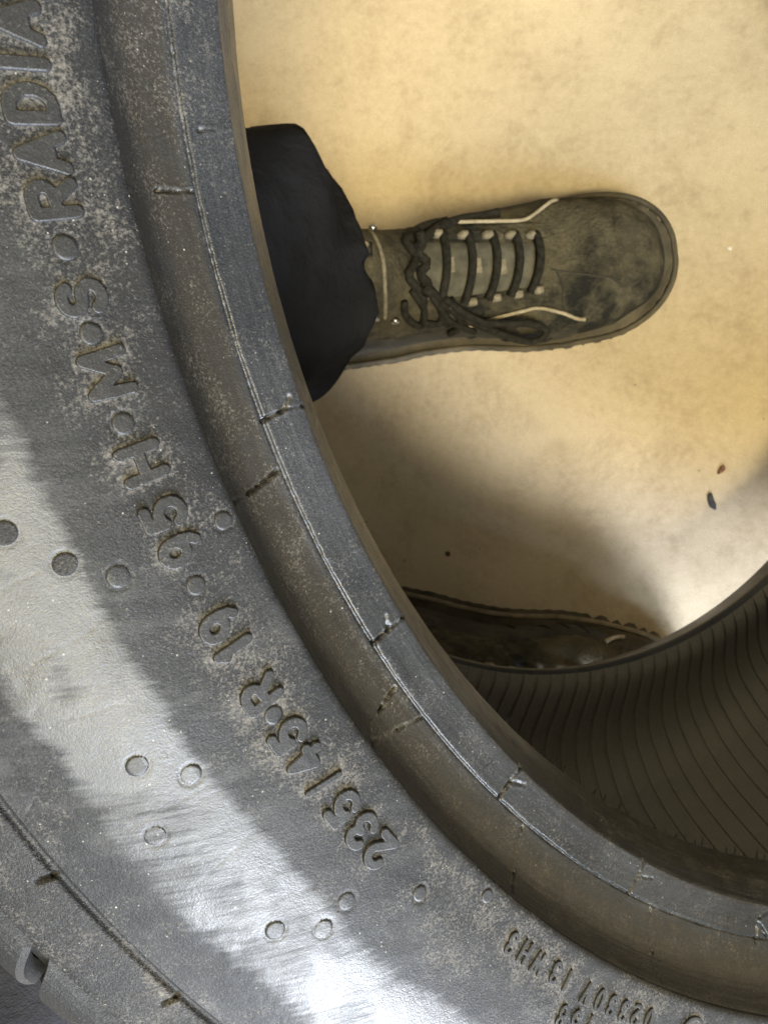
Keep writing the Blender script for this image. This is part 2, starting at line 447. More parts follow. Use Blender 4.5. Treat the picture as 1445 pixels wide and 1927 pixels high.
def side_h(T, r, z, S):
    s = T*290
    h = side_noise(T, r)
    # soft dent lines below the bulge
    for th, rv, rad in vent_defs:
        d = np.hypot((T - th)*rv, r - rv)
        h += -(.16 + .14*((th*77) % 1))*np.exp(-((d - rad - .12)/.17)**2)
    for k, q in enumerate(scr):
        d = seg_dist(s, r, *q); h += -.07*np.exp(-(d/.18)**2)
    # rough scuffed patch beside the shoulder groove
    scuff = smooth(300, 306, r)*smooth(314.5, 311, r)*smooth(.42, .62, vnoise(s/14, r/9, 11))
    h += scuff*.28*(fbm(s/1.5, r/1.5, 9) - .5)
    # chipped lip at C
    h += -.22*smooth(265.6, 264, r)*smooth(.62, .85, vnoise(s/3.7, 0*r, 21))*smooth(.4, .7, vnoise(s/31, 0*r, 23))
    return h
def side_attr(T, r, z, S):
    x = T*275
    d = np.full(T.shape, 9.0)
    near = (T > TH0) & (T < TH1) & (r < 284)
    idx = np.argwhere(near.any(1))[:, 0]
    cols = np.argwhere(near.any(0))[:, 0]
    order = np.argsort(LP[:, 0]); L_ = LP[order]
    for i in idx:
        xi = x[i, 0]
        a, b = np.searchsorted(L_[:, 0], [xi - 3.5, xi + 3.5])
        if b > a:
            q = L_[a:b]
            d[i, cols] = np.sqrt(((xi - q[:, 0])[:, None]**2 + (r[i, cols][None] - q[:, 1][:, None])**2).min(0)) - q[:, 2].mean()
    d = np.maximum(d, 0)
    br = .45 + .9*fbm(x/4, r/4, 35)
    dust = br*(.24*np.exp(-(d/.55)**2) + .13*np.exp(-(d/2.6)**2))
    dust += .10*smooth(264, 268, r)*smooth(284, 278, r)
    dust += .22*np.exp(-((r - 314.6)/1.4)**2)*vnoise(T*290/7, r/3, 4)
    s = T*290
    dust += .16*smooth(.46, .66, fbm(s/22, r/16, 31))*smooth(292, 284, r)
    dust += .16*smooth(math.radians(40), math.radians(50), T)*smooth(.3, .7, vnoise(s/9, r/8, 8))
    for th, rv, rad in vent_defs:
        dd = np.hypot((T - th)*rv, r - rv)
        dust += .14*np.exp(-((dd - rad - .4)/.4)**2)*smooth(290, 284, rv)
    for q in scr: dust += .22*np.exp(-(seg_dist(s, r, *q)/.25)**2)
    edge = 287.5 + 2.5*(fbm(s/14, 0*s, 33) - .5) - 1.0*smooth(math.radians(25), math.radians(40), T)
    worn = smooth(-2.0, 4.0, r - edge)*smooth(309, 303, r + 5*(fbm(s/9, r/9, 37) - .5))
    worn *= .55 + .45*smooth(.35, .6, fbm(s/17, r/12, 39))
    return {'dust': dust, 'worn': worn}
side_prof = catmull(SIDE, .36)
sidewall = revolve('sidewall', side_prof, THETA, M_side, tyre, side_h, side_attr)
sidewall['label'] = 'dusty lettered sidewall with round vent marks'
for P, f in letter_defs:
    mesh_obj('letter', P, f, M_letter, sidewall)
vent_mesh = None
for th, rv, rad in vent_defs:
    nr_, na = 4, 22
    V = []; F = []
    prof = [(0, .10), (.7, .10), (.96, .08), (1.0, -.25)]
    for k, (q, hh) in enumerate(prof):
        for j in range(na):
            a = 2*math.pi*j/na
            rr = rv + rad*q*math.cos(a); tt = th + rad*q*math.sin(a)/rv
            zz = float(zside(rr)) + float(side_noise(np.float64(tt), np.float64(rr))) + hh + HALF + (.12 if (rv > 288 and th < math.radians(24) and q < 1) else 0)
            V.append((rr*math.cos(tt)*MM, rr*math.sin(tt)*MM, zz*MM))
    for k in range(len(prof)-1):
        for j in range(na):
            j2 = (j+1) % na
            F.append((k*na+j, (k+1)*na+j, (k+1)*na+j2, k*na+j2))
    mesh_obj('vent_mark', V, F, M_dark if (rv > 288 and th < math.radians(24)) else M_letter, sidewall)

# ---- bead ---------------------------------------------------------
BEAD = [(238.6, -3.0), (237.8, -2.4), (236.9, -1.5), (236.1, -.3), (236.4, 1.0), (238.6, 7), (241.3, 13.2), (242.2, 15.0), (243.2, 15.9), (246.5, 16.7), (250.3, 17.6),
        (250.8, 17.65), (251.2, 17.25), (251.6, 17.75), (254, 18.4), (257.5, 20.0), (260.6, 23.0), (262.7, 27), (263.8, 30.0), (264.4, 31.2)]
bead_prof = catmull(BEAD, .30)
zb_face = zs_fun([(242.2, 15.0), (251, 17.6)])
zb_chan = zs_fun([(251.5, 17.8), (254, 18.4), (257.5, 20.0), (260.6, 23.0), (262.7, 27), (263.8, 30.0)])
def crack_line(pts, zf):
    q = [on_tyre(px, py, zf) for px, py in pts]
    return [(t*250, r, z) for t, r, z in q]
CRACKS = [(crack_line(p, zf), w, dp) for p, zf, w, dp in (
    ([(372, 243), (400, 244), (432, 236)], zb_face, .26, .5),
    ([(494, 790), (528, 772), (538, 768), (572, 762)], zb_face, .30, .7),
    ([(528, 772), (541, 748)], zb_face, .42, .8),
    ([(703, 1210), (728, 1184), (757, 1160)], zb_face, .34, .9), ([(728, 1184), (722, 1160)], zb_face, .40, .6),
    ([(940, 1500), (958, 1468), (978, 1443)], zb_face, .34, .9), ([(958, 1470), (984, 1476)], zb_face, .34, .8),
    ([(1184, 1680), (1200, 1640), (1208, 1622)], zb_face, .36, .8), ([(1200, 1648), (1224, 1652)], zb_face, .3, .7),
    ([(1420, 1772), (1422, 1730), (1445, 1712)], zb_face, .36, .8), ([(1424, 1735), (1444, 1765)], zb_face, .36, .8),
    ([(236, 362), (300, 357), (366, 358)], zb_chan, .26, .45),
    ([(440, 944), (470, 927), (490, 912), (524, 884)], zb_chan, .30, .6),
    ([(700, 1420), (700, 1385), (720, 1330), (742, 1295)], zb_chan, .30, .7),
    ([(704, 1392), (750, 1372), (795, 1350)], zb_chan, .26, .35),
    ([(964, 1680), (968, 1640), (984, 1556)], zb_chan, .26, .5),
    ([(1230, 1835), (1228, 1790), (1224, 1710)], zb_chan, .24, .4))]
def bead_h(T, r, z, S):
    x = T*250
    h = .16*(fbm(x/9, S/4, 3) - .5) + .07*(fbm(x/1.7, S/1.7, 6) - .5) + .10*(fbm(x/40, S/.9, 13) - .5)
    dm = np.full(T.shape, 99.); 
    wob = .55*(fbm(x/1.3, S/1.3, 17) - .5)
    for line, w, dp in CRACKS:
        for a, b in zip(line[:-1], line[1:]):
            lo = min(a[0], b[0]) - 3; hi = max(a[0], b[0]) + 3
            i0, i1 = np.searchsorted(THETA[:1260]*250, [lo, hi])
            if i1 <= i0: continue
            sl = slice(i0, i1)
            X, R_, Z = x[sl], r[sl], z[sl]
            d = np.array([b[0]-a[0], b[1]-a[1], b[2]-a[2]]); dd = d @ d
            t = np.clip(((X-a[0])*d[0] + (R_-a[1])*d[1] + (Z-a[2])*d[2])/dd, 0, 1)
            D = np.sqrt((X-a[0]-t*d[0])**2 + (R_-a[1]-t*d[1])**2 + (Z-a[2]-t*d[2])**2) + wob[sl]
            h[sl] -= 2.0*dp*np.exp(-(np.maximum(D, 0)/(w*1.2))**2)
            h[sl] += .10*np.exp(-((D - w*2.2)/w)**2)
    # ragged moulding flash along the heel line and the toe
    near_b = np.exp(-((r - 251.0)/.35)**2)
    h += near_b*(.40*vnoise(x/6.3, 0*x, 41) + .30*vnoise(x/.9, 0*x, 43) - .62)
    h += .18*np.exp(-((r - 242.6)/.5)**2)*vnoise(x/5, 0*x, 47)
    toe = np.exp(-((S - 12)/1.8)**2)
    h += toe*(.35*vnoise(x/2.0, 0*x, 51) - .1)
    return h
def bead_attr(T, r, z, S):
    x = T*250
    stain = smooth(251.2, 253, r)*(.55 + .45*vnoise(x/30, S/3, 61)) + .75*smooth(241.5, 239.5, r)
    dust = .10 + .16*smooth(.45, .7, fbm(x/18, S/5, 63)) + .3*np.exp(-((r - 251.2)/.5)**2)*vnoise(x/6, 0*x, 65)
    dust += .05*smooth(252, 258, r)
    for line, w, dp in CRACKS[-4:-2]:
        for a, b in zip(line[:-1], line[1:]):
            d = seg_dist(x, S*0 + r + z, a[0], a[1]+a[2], b[0], b[1]+b[2]); dust += .45*np.exp(-(d/.7)**2)
    return {'stain': np.clip(stain, 0, 1), 'dust': dust}
bead = revolve('bead', bead_prof, THETA, M_bead, tyre, bead_h, bead_attr)
bead['label'] = 'cracked bead ring with ragged moulding lines'
# little rubber burrs standing on the bead toe
bv, bf = [], []
th = math.radians(22)
while th < math.radians(78):
    th += math.radians(random.uniform(.75, 1.55))
    L = random.uniform(1.2, 3.4)*(.55 if th < math.radians(40) else 1); w = random.uniform(.35, .7)
    b = Vector((236.6*math.cos(th), 236.6*math.sin(th), HALF - 1.2))
    rad = Vector((math.cos(th), math.sin(th), 0)); tg = Vector((-math.sin(th), math.cos(th), 0))
    tip = b - rad*L*.9 + Vector((0, 0, -.35*L)) + tg*random.uniform(-.4, .4)
    i = len(bv)
    for k in range(4):
        a = k*math.pi/2
        bv.append((b + tg*w*math.cos(a)*1.5 + Vector((0, 0, w*math.sin(a))) + rad*.5)*MM)
    bv.append(tip*MM)
    bf += [(i+k, i+(k+1) % 4, i+4) for k in range(4)]
bo = mesh_obj('rubber_burrs', bv, bf, M_bead, bead); bo['kind'] = 'stuff'

# ---- shoulder and tread ----------------------------------------------
SHO = [(315.6, 31.6), (316.0, 30.9), (316.5, 30.4), (317.1, 30.6), (317.6, 31.2), (320, 30.7), (324, 29.6), (326.6, 28.6), (328.0, 27.4), (330.0, 24.4), (333.5, 16.5), (337.0, 2), (338.5, -14), (338.5, -40), (338.5, -94.5)]
sho_prof = catmull(SHO, .5)
n1 = on_tyre(91, 1650)[0]; n2 = on_tyre(318, 1885)[0]; dth = n2 - n1
npitch = round(2*math.pi/dth)
def sho_h(T, r, z, S):
    x = T*320
    h = (.22*(fbm(x/7, S/6, 71) - .5) + .12*(fbm(x/1.6, S/1.6, 73) - .5))*smooth(316.5, 318, r)
    ph = ((T - n1)/(2*math.pi/npitch) + .5) % 1 - .5
    d = ph*(2*math.pi/npitch)*320
    h -= 1.1*np.exp(-((d + (S-4)*.25)/.55)**4)*smooth(316.6, 317.2, r)*smooth(320.6, 319.2, r)
    return h
def sho_attr(T, r, z, S):
    x = T*320
    return {'dust': .10 + .42*np.exp(-((S - 3.4)/1.6)**2)*smooth(.3, .6, vnoise(x/9, S/3, 75)) + .2*smooth(.5, .7, fbm(x/10, S/5, 77))}
fine_sh = np.concatenate([np.linspace(math.radians(20), math.radians(45), 520), np.linspace(math.radians(45), math.radians(380), 300)[1:-1]])
revolve('shoulder', sho_prof, fine_sh, M_tread, tyre, sho_h, sho_attr)
NB = 66
TH_GAP = on_tyre(75, 1822)[0] - .012
def block_mesh(side):
    prof = [(327.4, 28.3), (329.5, 27.9), (332.3, 26.2), (335.6, 22.2), (339.5, 15), (343.2, 5), (345.6, -8), (346.6, -24), (347, -42)]
    prof = catmull(prof, 1.6); n = len(prof)
    half = 2*math.pi/NB*.5*.86
    V, F = [], []
    us = [-1, -.93, -.5, -.06, -.02, .02, .06, .5, .93, 1]
    nu_ = len(us)
    for lay in (0, 1):
        for i, (r, z) in enumerate(prof):
            t = i/(n-1)
            for u_ in us:
                sk = .17*min(t, .33) - .02*max(0, t - .33)
                dr = 0 if lay == 0 else -8*min(1, .15 + t*1.6)
                zz = z if lay == 0 else z - 2.5
                if lay == 0 and abs(u_) == 1: dr = -1.0
                if lay == 0 and abs(u_) < .03 and .1 < t < .8: dr = -1.8
                if i == 0 and lay == 0: zz -= .4
                a = half*u_ + sk
                V.append(((r+dr)*math.cos(a)*MM, (r+dr)*math.sin(a)*MM, (zz + HALF)*side*MM))
    for i in range(n-1):
        for j in range(nu_-1):
            a = i*nu_+j; F.append((a, a+1, a+nu_+1, a+nu_))
    o2 = n*nu_
    for i in range(n-1):
        for j in (0, nu_-1):
            a = i*nu_+j; F.append((a, a+nu_, o2+a+nu_, o2+a))
    for i in (0, n-1):
        for j in range(nu_-1):
            a = i*nu_+j; F.append((a, a+1, o2+a+1, o2+a))
    me = bpy.data.meshes.new('shoulder_block'); me.from_pydata(V, [], F); me.update()
    bm = bmesh.new(); bm.from_mesh(me); bmesh.ops.recalc_face_normals(bm, faces=bm.faces); bm.to_mesh(me); bm.free()
    me.materials.append(M_tread)
    return me
for side in (1, -1):
    me = block_mesh(side)
    for k in range(NB):
        o = bpy.data.objects.new('shoulder_block', me); col.objects.link(o); o.parent = tyre
        o.location = OFF; o.rotation_euler = (0, 0, 2*math.pi*(k + .5)/NB + (TH_GAP if side > 0 else 0))
for zc, hw in ((0, 14), (27, 10), (-27, 10)):
    pr = np.array([(338, -hw-1), (346.3, -hw), (347.2, -hw+1), (347.5, 0), (347.2, hw-1), (346.3, hw), (338, hw+1)], float)
    pr[:, 1] += zc - HALF
    revolve('tread_rib', pr, coarse_th, M_tread, tyre, None, None, flip=True)

# ---- far half and the inside ------------------------------------------
revolve('sidewall', catmull(SIDE, 2.5), coarse_th, M_side, tyre, None, None, side=-1)
revolve('bead', catmull(BEAD, 1.2), coarse_th, M_bead, tyre, None, None, side=-1)
revolve('shoulder', catmull(SHO, 3.0), coarse_th, M_tread, tyre, None, None, side=-1)
IN = [(238.6, -3.0), (242, -3.6), (248, -2.6), (256, .5), (266, 5), (278, 9), (290, 10.5), (301, 9), (311, 4), (319, -5), (324.5, -17), (328, -34), (330, -58), (331, -94.5)]
half_in = catmull(IN, 3.0)
full = np.vstack([half_in, np.stack([half_in[:-1, 0], -2*HALF - half_in[:-1, 1]], 1)[::-1]])
revolve('inner_liner', full, coarse_th, M_liner, tyre, None, lambda T, r, z, S: {'dust': .2*vnoise(T*40, S/20, 81)}, flip=True)
NR = 168
def rib_mesh():
    fi = np.vstack([catmull(IN, 4.0)])
    fi = np.vstack([fi, np.stack([fi[:-1, 0], -2*HALF - fi[:-1, 1]], 1)[::-1]])
    tan = np.gradient(fi, axis=0); tan /= np.linalg.norm(tan, axis=1)[:, None]
    nr, nz = tan[:, 1], -tan[:, 0]
    hw = math.pi/NR
    V, F = [], []
    cs = [(-.82, -.8), (-.80, 1.6), (-.68, 1.9), (.68, 1.9), (.80, 1.6), (.82, -.8)]
    n = len(fi); m = len(cs)
    for (u0, h0), (u1, h1) in zip(cs[:-1], cs[1:]):          # each strip keeps its own edge
        o0 = len(V)
        for i in range(n):
            zc = fi[i, 1] + HALF
            skew = math.radians(5.0)*np.clip(-zc/100, -1, 1)
            fade = min(1, .3 + i/3, .3 + (n-1-i)/3)
            for u_, hh in ((u0, h0), (u1, h1)):
                a = hw*u_ + skew
                r = fi[i, 0] + nr[i]*(hh*fade - .1); z = fi[i, 1] + nz[i]*(hh*fade - .1) + HALF
                V.append((r*math.cos(a)*MM, r*math.sin(a)*MM, z*MM))
        for i in range(n-1):
            a = o0 + i*2; F.append((a, a+1, a+3, a+2))
    me = bpy.data.meshes.new('liner_rib'); me.from_pydata(V, [], F); me.update()
    me.polygons.foreach_set('use_smooth', [True]*len(me.polygons))
    me.materials.append(M_liner)
    return me
rm = rib_mesh()
for k in range(NR):
    o = bpy.data.objects.new('liner_rib', rm); col.objects.link(o); o.parent = tyre
    o.location = OFF; o.rotation_euler = (0, 0, 2*math.pi*k/NR)

# ------------------------------------------------------------------ person: trousers and boots
def suede():
    t = NT('boot_suede'); o = t.obj()
    a = t.noise(o, 16, 6, .65); b = t.noise(o, 75, 5, .7); c_ = t.noise(o, 420, 3, .75)
    c = t.mix(t.ramp(a, .42, .58), (.016, .017, .016), (.086, .076, .050))
    c = t.mix(t.math('MULTIPLY', t.ramp(b, .45, .70), .55), c, (.175, .155, .105))
    c = t.mix(t.math('MULTIPLY', t.ramp(c_, .45, .75), .45), c, (.030, .028, .022))
    t.l(c, t.b.inputs['Base Color']); t.b.inputs['Roughness'].default_value = .88
    t.b.inputs['Specular IOR Level'].default_value = .2
    h = t.math('ADD', t.math('MULTIPLY', b, .8), t.math('MULTIPLY', c_, .45))
    t.l(t.bump(h, 1.0, .005), t.b.inputs['Normal'])
    return t.m
M_suede = suede()
M_suede_old = simple('boot_suede', (.050, .046, .032), (.135, .118, .080), 30, .85, .35, .0015, 6, .25)
M_rand = simple('boot_leather', (.020, .020, .018), (.052, .047, .036), 60, .85, .3, .001, 5, .4)
M_sole = simple('boot_sole', (.040, .036, .027), (.11, .095, .066), 35, .8, .4, .001, 5, .3)
M_welt = simple('boot_welt_dusty', (.13, .11, .075), (.25, .21, .145), 60, .9, .3, .001, 4, .2)
M_tongue = simple('tongue_fabric', (.070, .068, .054), (.125, .118, .092), 120, .9, .4, .001, 4, .2)
M_lace = simple('lace_cord', (.010, .010, .009), (.030, .028, .022), 300, .85, .5, .0008, 3, .2)
M_pipe = simple('boot_piping', (.28, .24, .17), (.42, .37, .27), 200, .7, .2, .0005, 3, .3)
M_web = simple('lace_webbing', (.15, .135, .10), (.27, .24, .18), 300, .8, .3, .0006, 3, .3)
M_metal = simple('hook_metal', (.45, .44, .43), (.60, .58, .56), 200, .35, 0, .001, 2, .5, 1.0)
M_cloth = None
def cloth_material():
    t = NT('trouser_cloth'); o = t.obj()
    a = t.noise(o, 12, 5); w = t.noise(t.mapv(o, (1, 1, .35)), 1500, 2)
    t.l(t.mix(t.ramp(a, .35, .7), (.016, .016, .019), (.034, .036, .044)), t.b.inputs['Base Color'])
    t.b.inputs['Roughness'].default_value = .9; t.b.inputs['Specular IOR Level'].default_value = .04
    h = t.math('ADD', t.math('MULTIPLY', w, .15), t.noise(o, 45, 4))
    t.l(t.bump(h, .8, .006), t.b.inputs['Normal'])
    return t.m
M_cloth = cloth_material()

# b (bottom/back) and t (top/front) of each section ring, half width, all mm in boot frame
RINGS = [((301, 24), (300, 33), 6), ((298, 16), (296, 46), 18), ((291, 11), (287, 58), 29), ((276, 9), (271, 68), 39.5), ((252, 9), (248, 73), 46.5),
         ((222, 9), (220, 76), 48.5), ((196, 9), (196, 83), 48), ((168, 9), (172, 96), 44), ((138, 9), (150, 112), 41),
         ((98, 9), (133, 128), 39), ((52, 9), (122, 143), 38), ((18, 14), (115, 155), 38), ((7, 46), (110, 164), 38.5),
         ((2, 82), (104, 163), 39), ((-5, 106), (97, 166), 39), ((-7, 118), (93, 168), 39.5), ((-3, 122), (90, 169), 37)]
NPHI = 44
def boot_surface():
    dense = []
    arr = np.array([[b[0], b[1], t[0], t[1], w] for b, t, w in RINGS], float)
    d = catmull(arr, 6.0)
    P = np.zeros((len(d), NPHI, 3))
    for i, (bx, bz, tx, tz, w) in enumerate(d):
        for j in range(NPHI):
            a = 2*math.pi*j/NPHI
            ca, sa = math.cos(a), math.sin(a)
            low = sa < 0
            e = .62 if low else .86
            y = w*math.copysign(abs(ca)**e, ca)
            q = .5 + .5*math.copysign(abs(sa)**(.9 if low else .82), sa)
            x = bx + (tx-bx)*q; z = bz + (tz-bz)*q
            side_in = -.10 if ca < 0 else 0.0             # flatter inner (medial) waist
            if 90 < x < 190: y *= 1 + side_in*math.sin((x-90)/100*math.pi)
            P[i, j] = (x, y, z)
    return d, P
def make_boot(parent, loc, yaw, mirror, label):
    sgn = -1 if mirror else 1
    d, P = boot_surface()
    # creases over the ball and soft wear dents
    X, Y, Z = P[..., 0], P[..., 1], P[..., 2]
    wear = 4.5*(fbm(X/20, Y/20, 91 + mirror) - .5) + 1.8*(fbm(X/6, Y/6, 93) - .5)
    top = smooth(35, 60, Z)
    dimple = -4.2*np.exp(-(((X-272)/9)**2 + ((Y+8)/15)**2)) - 3.4*np.exp(-(((X-236)/8)**2 + ((Y-4)/16)**2)) - 2.6*np.exp(-(((X-250)/14)**2 + ((Y+22)/5)**2))
    crease = -1.6*np.exp(-(((X - 205 - .12*Y)/3.0)**2)) - 1.2*np.exp(-(((X - 214 + .1*Y)/3)**2))
    P[..., 2] += top*(wear*.8 + dimple + crease*smooth(150, 190, X))
    P[..., 1] += .8*wear*np.sign(Y)*smooth(8, 20, np.abs(Y))
    P[..., 1] *= sgn
    boot = grid_obj('boot', P*MM, M_suede, parent, wrap_v=True, flip=not mirror)
    boot.location = loc; boot.rotation_euler = (0, 0, yaw)
    boot['label'] = label
    me = boot.data
    # close toe
    bm = bmesh.new(); bm.from_mesh(me)
    bmesh.ops.holes_fill(bm, edges=[e for e in bm.edges if e.is_boundary and e.verts[0].co.x > .25])
    bvh = BVHTree.FromBMesh(bm); bm.to_mesh(me); bm.free()
    def drop(x, y, lift=0.0):
        hit = bvh.ray_cast(Vector((x*MM, sgn*y*MM, .4)), Vector((0, 0, -1)))
        z = hit[0].z if hit[0] is not None else .03
        return Vector((x*MM, sgn*y*MM, z + lift*MM))
    def side(x, z, med, lift=0.0):
        y0 = -.2 if med else .2
        hit = bvh.ray_cast(Vector((x*MM, sgn*y0, z*MM)), Vector((0, -sgn*y0, 0)).normalized())
        y = hit[0].y if hit[0] is not None else sgn*y0*.2
        return Vector((x*MM, y + (1 if sgn*y0 > 0 else -1)*lift*MM, z*MM))
    def cord(name, pts, rad, mat, sub=5, nseg=8):
        q = catmull([tuple(p) for p in pts], max(.0018, rad*1.3))
        v, f = tube(q, rad, nseg); return mesh_obj(name, v, f, mat, boot)
    # dark rand, tongue and quarter overlays: shells laid just over the upper
    def shell(name, x0, x1, y0, y1, lift, mat, nx=16, ny=10, ease=2.0, wfun=None):
        Q = np.zeros((nx, ny, 3))
        for i in range(nx):
            for j in range(ny):
                u_, v_ = i/(nx-1), j/(ny-1)
                x = x0 + (x1-x0)*u_
                ya, yb = (y0, y1) if wfun is None else wfun(u_)
                y = ya + (yb-ya)*v_
                edge = min(1, u_*6, (1-u_)*6, v_*6, (1-v_)*6)
                Q[i, j] = drop(x, y, -1.5 + (lift+1.5)*min(1, edge*1.6 + .1))
        return grid_obj(name, Q, mat, boot, flip=(sgn > 0))
    tong = shell('tongue', 128, 214, -19, 19, 2.2, M_tongue, 22, 12, wfun=lambda u_: (-21+5*u_, 21-5*u_))
    # facings either side of the tongue
    for s_ in (-1, 1):
        shell('lace_facing', 132, 220, s_*19, s_*33, 3.2, M_suede, 22, 8, wfun=lambda u_, s_=s_: (s_*(21-4*u_), s_*(36-7*u_)))
    # white piping along each facing, then running out to the sole
    cord('piping', [drop(x, y, 3.6) for x, y in ((136, 35), (160, 34), (186, 32), (204, 31), (214, 36), (226, 44), (233, 48))], .0013, M_pipe)
    if not mirror: cord('piping', [drop(x, y, 3.6) for x, y in ((150, -36), (175, -34), (196, -31.5), (207, -31), (222, -36), (232, -41), (238, -42.5))], .0013, M_pipe)
    # toe seam
    cord('toe_seam', [drop(x, y, .3) for x, y in ((219, -6), (232, -10), (248, -15), (258, -17))], .0006, M_rand)
    cord('toe_seam', [drop(x, y, .3) for x, y in ((222, -8), (225, -18), (224, -28), (227, -38))], .0006, M_rand)
    cord('toe_seam', [drop(x, y, .3) for x, y in ((258, -17), (268, -24), (278, -20), (285, -8), (287, 4), (284, 16))], .0009, M_rand)
    # dark side panels from the welt up (quarter), both flanks
    for med in (False, True):
        Q = np.zeros((26, 9, 3))
        for i in range(26):
            for j in range(9):
                x = 20 + 215*i/25; z0 = 22; z1 = 56 + 26*smooth(235, 120, x) - 6*smooth(120, 20, x)
                z = z0 + (z1-z0)*j/8
                e = min(1, j*1.0, (8-j)*1.0, i*1.0, (25-i)*1.0)
                Q[i, j] = side(x, z, med, -1.0 + 2.6*e)
        grid_obj('side_panel', Q, M_rand, boot, flip=(med ^ (sgn < 0)))
    # slots on the inner flank
    for x in (176, 190, 204, 150):
        a, b = side(x, 34, True, 1.4), side(x + 9, 52, True, 1.2)
        v, f = tube([a, (a+b)/2, b], .0022, 8, [.5, 1, .5]); mesh_obj('vent_slot', v, f, M_lace, boot)
    if mirror: cord('piping', [side(x, z, True, 2.4) for x, z in ((226, 56), (231, 50), (236, 43), (240, 37))], .0017, M_pipe)
    shell('toe_cap', 262, 297, -30, 30, 1.6, M_suede, 18, 26, wfun=lambda u_: (-34*math.sqrt(max(.05, 1 - u_*.93)), 34*math.sqrt(max(.05, 1 - u_*.93))))
    # laces
    for k, x in enumerate((146, 162, 178, 193, 207)):
        w = 25 - k*1.2
        slant = 4
        cord('lace', [drop(x + slant*(y/w) + 5*(1 - (y/w)**2), y, 4.2 + 1.2*math.cos(y/w*1.4)) for y in np.linspace(-w, w, 9)], .0030, M_lace)
        for s_ in (-1, 1):
            p = drop(x+1, s_*(w-1), 3.4)
            Vs, Fs = tube([p + Vector((-.0035, 0, .0005)), p + Vector((0, 0, .0012)), p + Vector((.0035, 0, .0005))], .0032, 8, [.8, 1, .8])
            mesh_obj('lace_loop', Vs, Fs, M_web, boot)
    for x, y in ((153, 2), (170, 1), (186, -1)):
        Q = np.array([[drop(x + 2.6*i, y + 5*j, 3.1) for j in (-1, 0, 1)] for i in (-1, 0, 1)])
        grid_obj('tongue_tab', Q, M_web, boot, flip=(sgn > 0))
    if not mirror:
        # knot, bow loops and loose ends
        kn = drop(137, 2, 6)
        cord('lace_knot', [kn + Vector((.003*math.sin(t*2.6), sgn*(-.020 + .040*t/6), .002*math.cos(t*3))) for t in range(7)], .0034, M_lace)
        cord('lace_knot', [drop(131 + 3*math.sin(y/4), y, 5) for y in np.linspace(-24, 24, 9)], .0030, M_lace)
        cord('lace_bow', [drop(134, 12, 6), drop(140, 22, 5), drop(150, 31, 5), drop(163, 37, 4), drop(176, 39, 3.5), drop(188, 40, 3)], .0034, M_lace)
        cord('lace_bow', [drop(128, 16, 5), drop(132, 26, 5), drop(141, 33, 5), drop(152, 37, 4)], .0030, M_lace)
        cord('lace', [drop(128, -14, 3), drop(132, -25, 3), side(126, 104, True, 3), side(120, 120, True, 3), side(122, 132, True, 3)], .0026, M_lace)
        cord('lace', [drop(140, -18, 3), drop(142, -28, 3), side(138, 98, True, 3), side(128, 108, True, 3)], .0026, M_lace)
        cord('lace', [drop(150, -20, 4), drop(153, -30, 4), side(150, 84, True, 3), side(142, 78, True, 3)], .0026, M_lace)
        loop = [drop(138, -12, 6), drop(146, -24, 6), drop(158, -33, 6), Vector((.176, -sgn*.044, .088)), Vector((.194, -sgn*.052, .078)), Vector((.206, -sgn*.052, .074)),
                Vector((.210, -sgn*.047, .078)), Vector((.200, -sgn*.042, .086)), Vector((.184, -sgn*.040, .092)), Vector((.166, -sgn*.036, .098)), drop(146, -20, 8)]
        cord('lace_bow', loop, .0026, M_lace)
        cord('lace_bow', [drop(136, -10, 7), drop(141, -22, 7), drop(146, -32, 6), side(152, 86, True, 3), side(160, 74, True, 3)], .0024, M_lace)
    # hooks
    for x, z, med in () if mirror else ((124, 104, True), (112, 120, True), (102, 136, True), (108, 134, False)):
        p = side(x, z, med, 1.5); Vs, Fs = tube([p + Vector((0, -.002, 0)), p, p + Vector((0, .002, 0))], .0032, 10, [.7, 1, .7])
        mesh_obj('lace_hook', Vs, Fs, M_metal, boot)
    p = drop(106, 9, 3.4)
    Vs, Fs = tube([p + Vector((-.004, 0, 0)), p, p + Vector((.004, 0, .001))], .0050, 10, [.7, 1, .7]); mesh_obj('lace_hook', Vs, Fs, M_metal, boot)
    for med in (False, True):
        Q = np.zeros((18, 12, 3))
        for i in range(18):
            for j in range(12):
                z = 62 + 62*j/11; x = 22 - .28*(z-62) + (92 - .30*(z-62))*i/17
                e = min(1, j*1.0, (11-j)*1.0, i*1.0, (17-i)*1.0)
                Q[i, j] = side(x, z, med, -1.0 + 3.2*e)
        grid_obj('ankle_panel', Q, M_rand, boot, flip=(med ^ (sgn < 0)))
    cord('collar_edge', [drop(116 - .012*y*y, y, 1.6) for y in np.linspace(-28, 28, 11)], .0014, M_web)
    shell('hook_plate', 99, 113, 2, 16, 2.4, M_lace, 8, 8)
    shell('front_collar_panel', 92, 117, -27, 27, 1.8, M_suede, 12, 16)
    # padded collar roll
    last = P[-2]
    cq = [Vector(last[j])*MM for j in range(0, NPHI, 2)]; cq.append(cq[0].copy())
    v, f = tube(cq, .0065, 10); mesh_obj('collar', v, f, M_rand, boot)
    # sole: outline follows the upper, cleated edge, three layers
    xs = 152 - 155*np.cos(np.linspace(0, math.pi, 90))
    def half_w(x):
        w = float(np.interp(x, [-3, 30, 60, 110, 150, 190, 222, 250, 307], [40, 40, 41, 42, 45, 50, 52.5, 51.5, 51.5]))
        if x > 248: w *= math.sqrt(max(0, 1 - ((x-248)/59.2)**2))**.92
        if x < 30: w *= math.sqrt(max(0, 1 - ((30-x)/33.2)**2))
        return w
